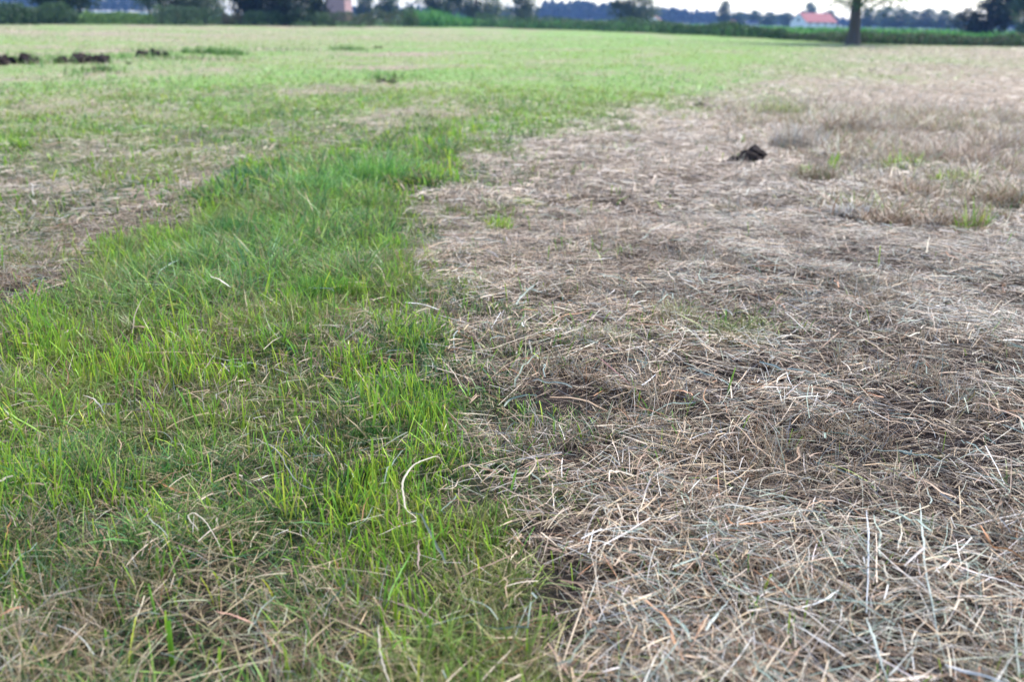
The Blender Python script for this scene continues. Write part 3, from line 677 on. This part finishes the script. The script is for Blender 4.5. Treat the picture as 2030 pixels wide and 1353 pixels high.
house('barn', 1480, 400, 8.0, 6.0, 1.2, 2.3, R(8), M_WHITE, M_ROOFB, 'low barn with a blue grey roof right of the round tree', (), 3)
house('cottage', 1457, 385, 3.6, 4.5, 1.2, 2.5, R(-10), M_BRICK, M_ROOF, 'tiny red roofed cottage joined to the blue roofed barn', (), 2)
house('cottage', 1292, 280, 4.2, 4.5, 1.6, 2.7, R(75), M_WHITE, M_BRICK, 'tiny pale pink roofed cottage right of the tall grey green tree', (), 1)
house('brick_house', 673, 210, 5.0, 4.2, 5.5, 8.0, R(82), M_BRICK, M_ROOF, 'pink brick house between the black trees and the bank', (.5,), 2)

# ------------------------------------------------------------------ heaps of dark soil
def clod_mesh(seed):
    import bmesh
    bm = bmesh.new(); bmesh.ops.create_icosphere(bm, subdivisions=3, radius=1.0)
    r_ = np.random.default_rng(seed); ph = r_.random((6, 3)) * 6; fr = 1.5 + r_.random((6, 3)) * 5
    for v in bm.verts:
        c = np.array(v.co); d = sum(np.sin(c @ (fr[i] * np.array((1, -.7, .6))[np.arange(3) - i % 3]) + ph[i, 0]) / (1.2 + i * .7) for i in range(6))
        v.co = Vector(c * (1 + .17 * d + r_.normal(0, .05)))
    me = bpy.data.meshes.new('clod'); bm.to_mesh(me); bm.free(); me.materials.append(M_SOIL); return me
CLODS = [clod_mesh(i) for i in range(5)]
def heap(px, py, wpx, hpx, label, n=7, clods=None):
    p = at(px, py); d = p.length; m = d * .945 / FPX; W = wpx * m; Hh = hpx * m
    e = empty('soil_heap', (p.x, p.y, Hs(p))); tag(e, label, 'soil heap')
    spec = clods or [(rng.uniform(-.47, .47), rng.normal(0, .18), rng.uniform(0, .35), rng.uniform(.05, .14), rng.uniform(.25, .6)) for _ in range(int(n * 2))] + [(rng.normal(0, .45), rng.normal(0, .3), 0, rng.uniform(.015, .045), rng.uniform(.06, .16)) for _ in range(n * 2)]
    for i, (ux, uy, uz, sw, sh) in enumerate(spec):
        c = bpy.data.objects.new('clod', CLODS[i % 5]); COL.objects.link(c); c.parent = e
        c.location = (ux * W, uy * W, uz * Hh); c.scale = (sw * W, sw * W * .8, sh * Hh); c.rotation_euler = (rng.normal(0, .2), rng.normal(0, .2), rng.random() * 6)
    return e
heap(1474, 328, 100, 38, 'black upturned clod of soil lying on the dry hay', clods=[(-.34, 0, .12, .16, .2), (-.16, .02, .22, .2, .3), (.08, 0, .34, .24, .42), (.28, -.1, .16, .2, .34), (.22, .12, .78, .16, .22), (.36, .1, .62, .1, .2), (.05, .08, .62, .12, .2), (.38, -.16, .02, .1, .2)] + [(rng.normal(0, .42), rng.normal(0, .3), 0, rng.uniform(.012, .04), rng.uniform(.05, .12)) for _ in range(16)])
heap(40, 127, 84, 20, 'dark soil heap at the left edge of the meadow', 9)
heap(165, 127, 95, 22, 'widest dark soil heap in the far left meadow', 10)
heap(192, 139, 60, 9, 'flat scatter of soil in front of the widest heap', 7)
heap(303, 111, 55, 16, 'small dark soil heap at the left of the tall dark tussock', 7)
heap(768, 163, 50, 12, 'lone grey soil heap in the middle of the meadow', 6)
heap(750, 95, 24, 5, 'tiny dark soil heap beyond the far green tussock', 4)
heap(1385, 209, 26, 7, 'tiny dark soil heap beyond the black clod', 4)
heap(1828, 251, 60, 6, 'thin line of dark soil showing through the hay at right', 7)
heap(2008, 241, 44, 6, 'dark soil crumbs at the right edge of the hay', 6)

# ------------------------------------------------------------------ tussocks
def tuft(px, py, wpx, hpx, n, pal, label, lean=.3, bend=.5, wd=.003, tip=.15, mm=M_GRASS, name='grass_tuft', flat=.6):
    p = at(px, py); d = p.length; m = d * .945 / FPX; W = wpx * m / 2; hh = hpx * m
    a = rng.random(n) * 6.283; r_ = np.sqrt(rng.random(n)) * W
    x, y = r_ * np.cos(a), r_ * np.sin(a) * flat
    h_ = hh * (.55 + .6 * rng.random(n)) * (1 - .35 * (r_ / W) ** 2)
    c = pick(pal, [1] * len(pal), n)
    V, F, C = standing(x, y, h_, wd * (.6 + .8 * rng.random(n)), c * .65, c * 1.1, k=5, lean=lean, bend=bend, tip=tip, z=H(x + p.x, y + p.y))  # shade at the foot of the tuft painted into the root colour
    o = mesh_np(name, V, F, C, mm); o.location = (p.x, p.y, 0)
    tag(o, label, 'grass tuft'); return o
GR = [(.09, .20, .04), (.14, .28, .05), (.07, .16, .04)]
YG = BRIGHT
TUS = [(.30, .22, .14), (.22, .15, .09), (.38, .31, .22), (.16, .18, .07)]
tuft(425, 108, 130, 19, 420, [(.06, .16, .03), (.09, .21, .035), (.14, .24, .06)], 'long dark green tussock in the far left meadow', wd=.02, flat=.5)
tuft(690, 99, 80, 14, 240, [(.06, .16, .03), (.09, .21, .035), (.14, .24, .06)], 'smaller dark green tussock in the middle of the far meadow', wd=.02)
tuft(1043, 408, 60, 22, 110, YG, 'small yellow green tuft sprouting from the hay near the green strip', .5, .6, .005, .3)
tuft(990, 456, 60, 42, 140, YG + [(.3, .3, .12)], 'sparse yellow green tuft left below the small bright one', .25, .3, .004, .4)
tuft(1788, 340, 80, 44, 170, YG + GR + TUS, 'bright green tuft in the rough dry grass at right', .3, .4, .006, .3)
tuft(1652, 338, 26, 46, 26, YG, 'slim bright blades just left of the bright green tuft', .12, .2, .007, .5)
tuft(1598, 344, 30, 28, 26, YG, 'small green sprout beside the brown tussock', .2, .3, .006, .4)
tuft(1612, 362, 95, 44, 330, TUS, 'brown stubbly tussock right of the black clod', .35, .4, .005, .4, M_HAY)
tuft(1890, 372, 90, 44, 300, YG + TUS, 'greenish dry tuft below the fallen brown grass at right', .3, .4, .005, .3)
tuft(1905, 322, 190, 64, 700, [(.34, .25, .17), (.28, .19, .13), (.40, .33, .26)], 'large mound of fallen brown grass at right', .9, 1.2, .005, .15, M_HAY)
tuft(1690, 428, 80, 30, 420, [(.62, .60, .58), (.5, .48, .46)], 'bleached white grass lying over a dark hollow at right', .9, 1.0, .005, .2, M_HAY)
tuft(1432, 418, 70, 24, 320, TUS, 'little brown tussock in the middle of the hay', .7, .5, .004, .4, M_HAY)
tuft(1925, 470, 60, 70, 160, YG + TUS, 'tall loose green and brown tuft near the right edge', .25, .3, .004, .2)
BT = [(.40, .29, .19), (.28, .18, .11), (.46, .37, .27), (.18, .12, .07)]
PT = [(.50, .43, .35), (.56, .50, .43), (.36, .27, .19)]
tuft(1580, 292, 110, 62, 420, PT, 'tall pale dry grass standing right of the black clod', .35, .5, .006, .15, M_HAY)
tuft(1690, 268, 120, 60, 420, BT + PT, 'tan dry tussock beyond the bright green tuft', .4, .6, .007, .15, M_HAY)
tuft(1800, 395, 130, 50, 500, BT, 'brown dry tussock in front of the bright green tuft', .5, .8, .005, .15, M_HAY)
tuft(1985, 300, 120, 60, 450, PT + BT, 'pale grass clump at the right edge beyond the fallen brown grass', .5, .8, .006, .15, M_HAY)
tuft(1990, 420, 130, 66, 520, BT + [(.16, .2, .06)], 'brown and olive grass clump at the right edge', .45, .7, .005, .15, M_HAY)
tuft(1545, 225, 90, 34, 300, [(.3, .36, .12), (.42, .36, .22), (.2, .28, .08)], 'small yellowish tuft between the black clod and the lone tree', .4, .5, .008, .2)
tuft(1760, 448, 110, 42, 420, BT, 'dark brown tussock beside the bleached white grass', .5, .6, .004, .3, M_HAY)
tuft(1880, 455, 90, 44, 330, BT + PT, 'rusty stubble tussock below the greenish dry tuft', .35, .5, .004, .3, M_HAY)
tuft(1340, 640, 110, 50, 330, [(.40, .33, .20), (.34, .27, .15), (.26, .30, .10), (.5, .42, .3)], 'yellowish stubble tuft in the middle of the hay', .3, .4, .0026, .4, M_HAY)
tuft(1180, 690, 150, 46, 420, PT + [(.30, .32, .12)], 'pale stubble tuft left of the reddish stem', .35, .4, .0026, .4, M_HAY)
tuft(1470, 690, 110, 40, 300, [(.40, .33, .20), (.28, .32, .10), (.34, .25, .15)], 'stubble tuft with green shoots above the bare soil', .35, .4, .0026, .4, M_HAY)
tuft(1000, 560, 130, 40, 300, PT + BT, 'pinkish stubble tuft close to the border of the strip', .4, .5, .003, .3, M_HAY)
tuft(735, 372, 150, 92, 420, [(.14, .32, .06), (.22, .42, .07), (.10, .26, .08)], 'tallest bright green tuft at the head of the strip', .3, .5, .005, .15)
tuft(640, 395, 150, 66, 420, [(.11, .27, .09), (.18, .36, .08)], 'dense green tuft left of the tallest bright tuft', .4, .7, .0045, .12)
tuft(495, 372, 90, 56, 600, [(.04, .13, .04), (.07, .18, .06)], 'dark green arching tuft at the upper left of the strip', .6, .9, .004, .1)
tuft(25, 295, 70, 40, 140, GR + YG, 'green tuft at the left edge beyond the dry band', .3, .5, .006, .2)
tuft(740, 868, 90, 60, 420, [(.06, .17, .03), (.09, .21, .04)], 'dense green tuft under the tall yellow green blades', .45, .8, .002, .1)
tuft(640, 596, 120, 70, 420, [(.09, .22, .04), (.15, .30, .05)], 'fresh green tuft in the middle of the strip', .25, .4, .003, .2)
tuft(470, 470, 170, 60, 800, [(.07, .18, .06), (.10, .24, .05)], 'bluish green tuft at the left shoulder of the strip', .35, .6, .004, .12)

# ------------------------------------------------------------------ single blades and straws one can point at
def spline(pts, k):
    pts = np.array(pts, float); n = len(pts)
    if n == 2: return pts[0] + (pts[1] - pts[0]) * np.linspace(0, 1, k)[:, None]
    q = np.vstack([2 * pts[0] - pts[1], pts, 2 * pts[-1] - pts[-2]]); out = []
    for t in np.linspace(0, n - 1 - 1e-6, k):
        i = int(t); f = t - i; a, b, c, d = q[i:i + 4]
        out.append(.5 * ((2 * b) + (c - a) * f + (2 * a - 5 * b + 4 * c - d) * f * f + (3 * b - a - 3 * c + d) * f ** 3))
    return np.array(out)
def single(name, label, cat, pts, width, col, z=.05, mm=M_HAY, zs=None, twist=.6, fold=.25, ends=(.5, .3)):
    """a long blade or stalk lying on the sward along the given line"""
    W3 = []
    for i, (px, py) in enumerate(pts):
        zz = z if zs is None else zs[i]
        p = at(px, py, zz); p = at(px, py, Hs(p) + zz); W3.append((p.x, p.y, p.z))
    c = np.mean(W3, 0); c[2] = min(q[2] for q in W3)
    k = 6 if len(pts) == 2 else 9 * len(pts) // 2 + 6
    P = spline(np.array(W3) - c, k); P += np.cumsum(rng.normal(0, .0007, P.shape), 0) * np.array((1, 1, .5)); T = np.gradient(P, axis=0); T /= np.linalg.norm(T, axis=1, keepdims=True)
    S = np.cross(T, (0, 0, 1.0)); S /= np.linalg.norm(S, axis=1, keepdims=True) + 1e-9
    Bn = np.cross(S, T); tw = np.cumsum(rng.normal(0, twist / math.sqrt(k), k)) + rng.normal(0, .25)
    S = S * np.cos(tw)[:, None] + Bn * np.sin(tw)[:, None]
    prof = .7 * np.interp(np.linspace(0, 1, k), [0, .25, .7, 1], [ends[0], 1, .9, ends[1]]) * (1 + rng.normal(0, .07, k))
    cc = np.array([col], float)
    V, F, C = ribbons(P[None], (width * prof)[None], S[None], cc * .92, cc * 1.05, fold)
    o = mesh_np(name, V, F, C, mm); o.location = tuple(c); tag(o, label, cat); return o
def blade(label, base, tip, width, col, name='grass_shoot', bow=.04):
    """an upright cut blade from its root to its blunt tip"""
    b = at(*base); d = ray(*tip); t = b.y / d.y; q = Vector((d.x * t, b.y, CAM_H + d.z * t)); z0 = Hs(b)
    k = 6; f = np.linspace(0, 1, k)[:, None]; L = (q - b).length
    P = np.array([(0, 0, z0 - .005)]) * (1 - f) + np.array([(q.x - b.x, 0, q.z)]) * f
    P[:, 1] += bow * L * np.sin(f[:, 0] * 1.6) * 2; P[:, 0] += bow * L * (f[:, 0] ** 2 - f[:, 0])
    sa = rng.normal(0, .5); S = np.array([[math.cos(sa), math.sin(sa), 0]])
    cc = np.array([col]); V, F, C = ribbons(P[None], (width * np.interp(f[:, 0], [0, .4, 1], [.7, 1, .72]))[None], S, cc * .6, cc, .25)  # root colour darkened to paint the shade low on the blade
    o = mesh_np(name, V, F, C, M_GRASS); o.location = (b.x, b.y, 0); tag(o, label, 'grass blade'); return o
WHT, PAL, TAN, ORG, GGR, BRW = (.37, .33, .255), (.33, .27, .19), (.44, .35, .24), (.40, .19, .08), (.33, .37, .33), (.24, .15, .10)
S_ = single
S_('dry_blade', 'long pale curled dry blade arching like a question mark over green grass', 'dry blade', [(877, 928), (868, 908), (838, 915), (812, 932), (797, 958), (797, 988), (803, 1017), (823, 1038), (801, 1047), (749, 1069)], .0062, WHT, zs=[.05, .08, .1, .1, .09, .075, .06, .045, .045, .04])
S_('dry_blade', 'pale J shaped dry blade hooked upward on the hay edge', 'dry blade', [(961, 943), (994, 945), (1039, 948), (1057, 935), (1063, 917), (1055, 900)], .0046, PAL, .055)
S_('dry_blade', 'short bent pale blade right of the question mark blade', 'dry blade', [(868, 971), (894, 969), (909, 948)], .004, PAL, .06)
S_('dry_blade', 'thin white curved blade at the bottom edge left of centre', 'dry blade', [(750, 1240), (756, 1275), (766, 1318), (786, 1360)], .0048, WHT, .055)
S_('straw_stalk', 'long straight straw slanting over bare soil at the bottom', 'straw', [(1109, 1340), (1169, 1166)], .0042, TAN, .05)
S_('straw_stalk', 'straight straw slanting up from the bottom edge near the centre', 'straw', [(945, 1360), (1012, 1281)], .0042, PAL, .05)
S_('dry_blade', 'broad grey green blade lying slantwise in the lower hay', 'dry blade', [(1398, 1250), (1425, 1222), (1455, 1190)], .008, GGR, .055)
S_('dry_blade', 'bleached blade standing up from the hay in the lower right', 'dry blade', [(1716, 1012), (1722, 1060), (1722, 1110), (1716, 1222)], .0048, (.42, .44, .45), .055, ends=(.3, .5))
S_('dry_blade', 'long narrow blue grey blade right of the bleached one', 'dry blade', [(1824, 999), (1829, 1070), (1838, 1150), (1865, 1290)], .0052, GGR, .055)
S_('dry_blade', 'white blade bent at a right angle in the lower right hay', 'dry blade', [(1748, 1112), (1751, 1130), (1757, 1146), (1790, 1147), (1828, 1146)], .0050, WHT, .06)
S_('dry_blade', 'short white blade slanting up from the right angled one', 'dry blade', [(1838, 1151), (1852, 1136), (1868, 1116)], .0048, WHT, .06)
S_('dead_leaf', 'twisted orange dead leaf at the right edge', 'dead leaf', [(1946, 1043), (1958, 1066), (1972, 1086), (2002, 1092), (2030, 1110)], .0075, ORG, .055, twist=1.5)
S_('dead_leaf', 'flat orange brown dead leaf in the hay right of centre', 'dead leaf', [(1437, 1020), (1448, 1035), (1480, 1036), (1520, 1029), (1562, 1024)], .0065, ORG, .055, twist=.8)
S_('dry_blade', 'broad pale blade in the bottom right corner', 'dry blade', [(1872, 1318), (1920, 1334), (1985, 1352)], .007, (.52, .50, .47), .055)
S_('straw_stalk', 'long pale straw running to the right edge below the orange leaf', 'straw', [(1876, 1114), (1950, 1142), (2032, 1168)], .0055, (.52, .5, .5), .06)
S_('straw_stalk', 'thick pale straw slanting up from the bottom edge in the right half', 'straw', [(1500, 1358), (1571, 1259)], .0052, PAL, .055)
S_('dry_blade', 'pale grey blade lying right of the broad grey green blade', 'dry blade', [(1590, 1207), (1630, 1194), (1668, 1173)], .0058, (.46, .47, .45), .055)
S_('dry_blade', 'grey green blade running down to the bottom edge below the bleached one', 'dry blade', [(1718, 1228), (1738, 1285), (1766, 1360)], .0062, GGR, .055)
S_('straw_stalk', 'straw crossing the grey green blade near the bottom right', 'straw', [(1762, 1340), (1812, 1282)], .006, (.42, .43, .38), .065)
S_('dry_blade', 'white looped blade in the lower left grass', 'dry blade', [(392, 1052), (376, 1030), (380, 1018), (392, 1019), (412, 1038), (436, 1082)], .0042, WHT, .075)
S_('straw_stalk', 'pale straw lying almost level in the lower left grass', 'straw', [(86, 1183), (150, 1168), (208, 1151)], .0042, PAL, .065)
S_('dead_leaf', 'brown blade with a bent tip in the lower left grass', 'dead leaf', [(182, 1144), (196, 1110), (208, 1076), (201, 1051)], .0052, (.34, .2, .11), zs=[.03, .05, .065, .08])
S_('dead_leaf', 'rusty pink dead leaf in the dry patch at the lower left', 'dead leaf', [(428, 1214), (461, 1224), (500, 1242)], .006, (.42, .24, .17), .06)
S_('dead_leaf', 'brown dead leaf at the left edge near the bottom', 'dead leaf', [(-6, 1224), (20, 1214), (50, 1206)], .007, (.28, .15, .08), .06)
S_('dead_leaf', 'dark purple brown dead leaf near the bottom left of centre', 'dead leaf', [(770, 1190), (830, 1214), (880, 1240)], .007, (.16, .11, .09), .05)
S_('dead_leaf', 'upright brown dead leaf below the question mark blade', 'dead leaf', [(829, 1130), (830, 1104), (831, 1078)], .006, (.2, .14, .11), .055)
S_('grass_shoot', 'green blade lying level in the lower left grass', 'grass blade', [(575, 1038), (612, 1039), (655, 1041)], .004, (.15, .30, .10), .07, M_GRASS)
S_('grass_shoot', 'green blade slanting up to the right in the lower left grass', 'grass blade', [(533, 1131), (556, 1106), (582, 1082)], .0055, (.2, .38, .07), .07, M_GRASS)
S_('grass_shoot', 'long green blade leaning up beside the question mark blade', 'grass blade', [(770, 1192), (786, 1146), (810, 1104)], .0052, (.18, .36, .08), .06, M_GRASS)
S_('grass_shoot', 'broad yellow green blade leaning at the left edge', 'grass blade', [(10, 814), (45, 838), (83, 862)], .0085, (.25, .4, .06), .075, M_GRASS)
S_('dry_blade', 'white curled blade left in the green grass', 'dry blade', [(165, 784), (190, 794), (204, 808), (212, 826)], .0056, WHT, .075)
S_('dry_blade', 'long pale thread of grass sweeping through the middle of the strip', 'dry blade', [(508, 870), (544, 888), (566, 920), (590, 955), (618, 970), (650, 966)], .0038, WHT, .075)
S_('dry_blade', 'pale nodding blade rising from the left of the green strip', 'dry blade', [(262, 662), (266, 620), (280, 594), (299, 578)], .0055, PAL, zs=[.04, .09, .12, .14])
S_('dry_blade', 'pale folded leaf hanging in the green strip', 'dry blade', [(418, 548), (436, 556), (456, 570)], .009, (.58, .52, .44), .10)
S_('dry_blade', 'pale bent blade at the border of strip and hay', 'dry blade', [(742, 562), (736, 522), (752, 530), (768, 566)], .006, PAL, zs=[.04, .1, .1, .05])
S_('dry_blade', 'grey flattened bundle of grass at the border of strip and hay', 'dry blade', [(804, 600), (835, 603), (872, 612)], .016, (.42, .41, .37), .06)
S_('straw_stalk', 'long straw pointing right from the strip into the hay', 'straw', [(962, 697), (1000, 682), (1062, 662)], .0055, PAL, .07)
S_('straw_stalk', 'reddish brown stem slanting through the middle of the hay', 'straw', [(1184, 706), (1250, 762)], .0055, (.24, .12, .10), .06)
S_('dead_leaf', 'curled leaf round a dark hole in the middle of the hay', 'dead leaf', [(1288, 724), (1292, 735), (1303, 737), (1314, 730)], .007, (.46, .37, .28), .05)
S_('dry_blade', 'thin pale stalk lying across the left dry band', 'dry blade', [(60, 583), (110, 566), (160, 556)], .006, PAL, .05)
Y1, Y2, Y3 = (.30, .45, .05), (.25, .42, .05), (.36, .45, .08)
blade('broad bright green blade upright near the bottom left', (341, 1318), (331, 1236), .0088, (.20, .42, .03))
blade('short bright blade right of the broad one at the bottom left', (435, 1345), (433, 1288), .0075, Y1)
blade('tallest yellow green blade in the dense green tuft', (738, 868), (748, 766), .0085, Y2)
blade('yellow green blade just left of the tallest one', (719, 812), (715, 750), .0070, Y1)
blade('thin yellow green blade between two taller ones', (733, 836), (731, 752), .0055, Y3)
blade('bright blade standing apart left of the dense tuft', (590, 842), (582, 790), .0068, Y1)
blade('slim bright blade near the tuft with a straight cut top', (606, 838), (600, 782), .006, Y3)
blade('bright blade leaning left in the left grass', (241, 872), (227, 802), .0075, Y2)
blade('bright blade alone at the border of strip and hay', (770, 624), (777, 562), .0085, Y2)
blade('blade with yellow tip in the upper middle of the strip', (664, 636), (651, 578), .0085, Y3)
blade('wide light green blade at the left of the strip', (124, 722), (122, 656), .0105, Y3)
blade('slanting yellow blade in the left grass', (262, 734), (219, 674), .007, Y3)
blade('bright blade in the lower left leaning left', (28, 1040), (33, 994), .0068, Y1)
blade('bright blade rising from the lower left sward', (228, 985), (217, 932), .007, Y1)
blade('yellow green blade in the lower left beside the white loop', (316, 1050), (313, 1004), .006, Y3)
blade('fresh blade at the lower left near a pale straw', (312, 1152), (309, 1090), .0072, Y2)
blade('bright blade in the grass above the question mark blade', (740, 940), (737, 872), .0075, Y2)
blade('green blade on the hay edge right of the J shaped blade', (1006, 1000), (1024, 935), .006, (.2, .38, .06))
blade('yellow blade at the bottom edge of the grass near the hay', (740, 1180), (738, 1150), .007, Y3)
blade('light green blade left of the curved thread', (494, 905), (489, 838), .0075, Y3)
blade('narrow bright blade among the upper left blades', (196, 560), (215, 492), .009, Y3)

# ------------------------------------------------------------------ hazy air
def build_haze():
    V, F, C = box_np(-1500, 1500, -1500, 1500, -1.0, 24)
    def b(t):
        v = N(t, 'ShaderNodeVolumePrincipled'); v.inputs['Color'].default_value = (.26, .48, 1.0, 1)
        v.inputs['Density'].default_value = .0003; v.inputs['Anisotropy'].default_value = .1
        o = N(t, 'ShaderNodeOutputMaterial'); t.links.new(v.outputs[0], o.inputs['Volume'])
    tag(mesh_np('haze', V, F, None, mat('hazy_air', b), False), 'thin bluish haze over the whole field', None, None, 'stuff')
build_haze()
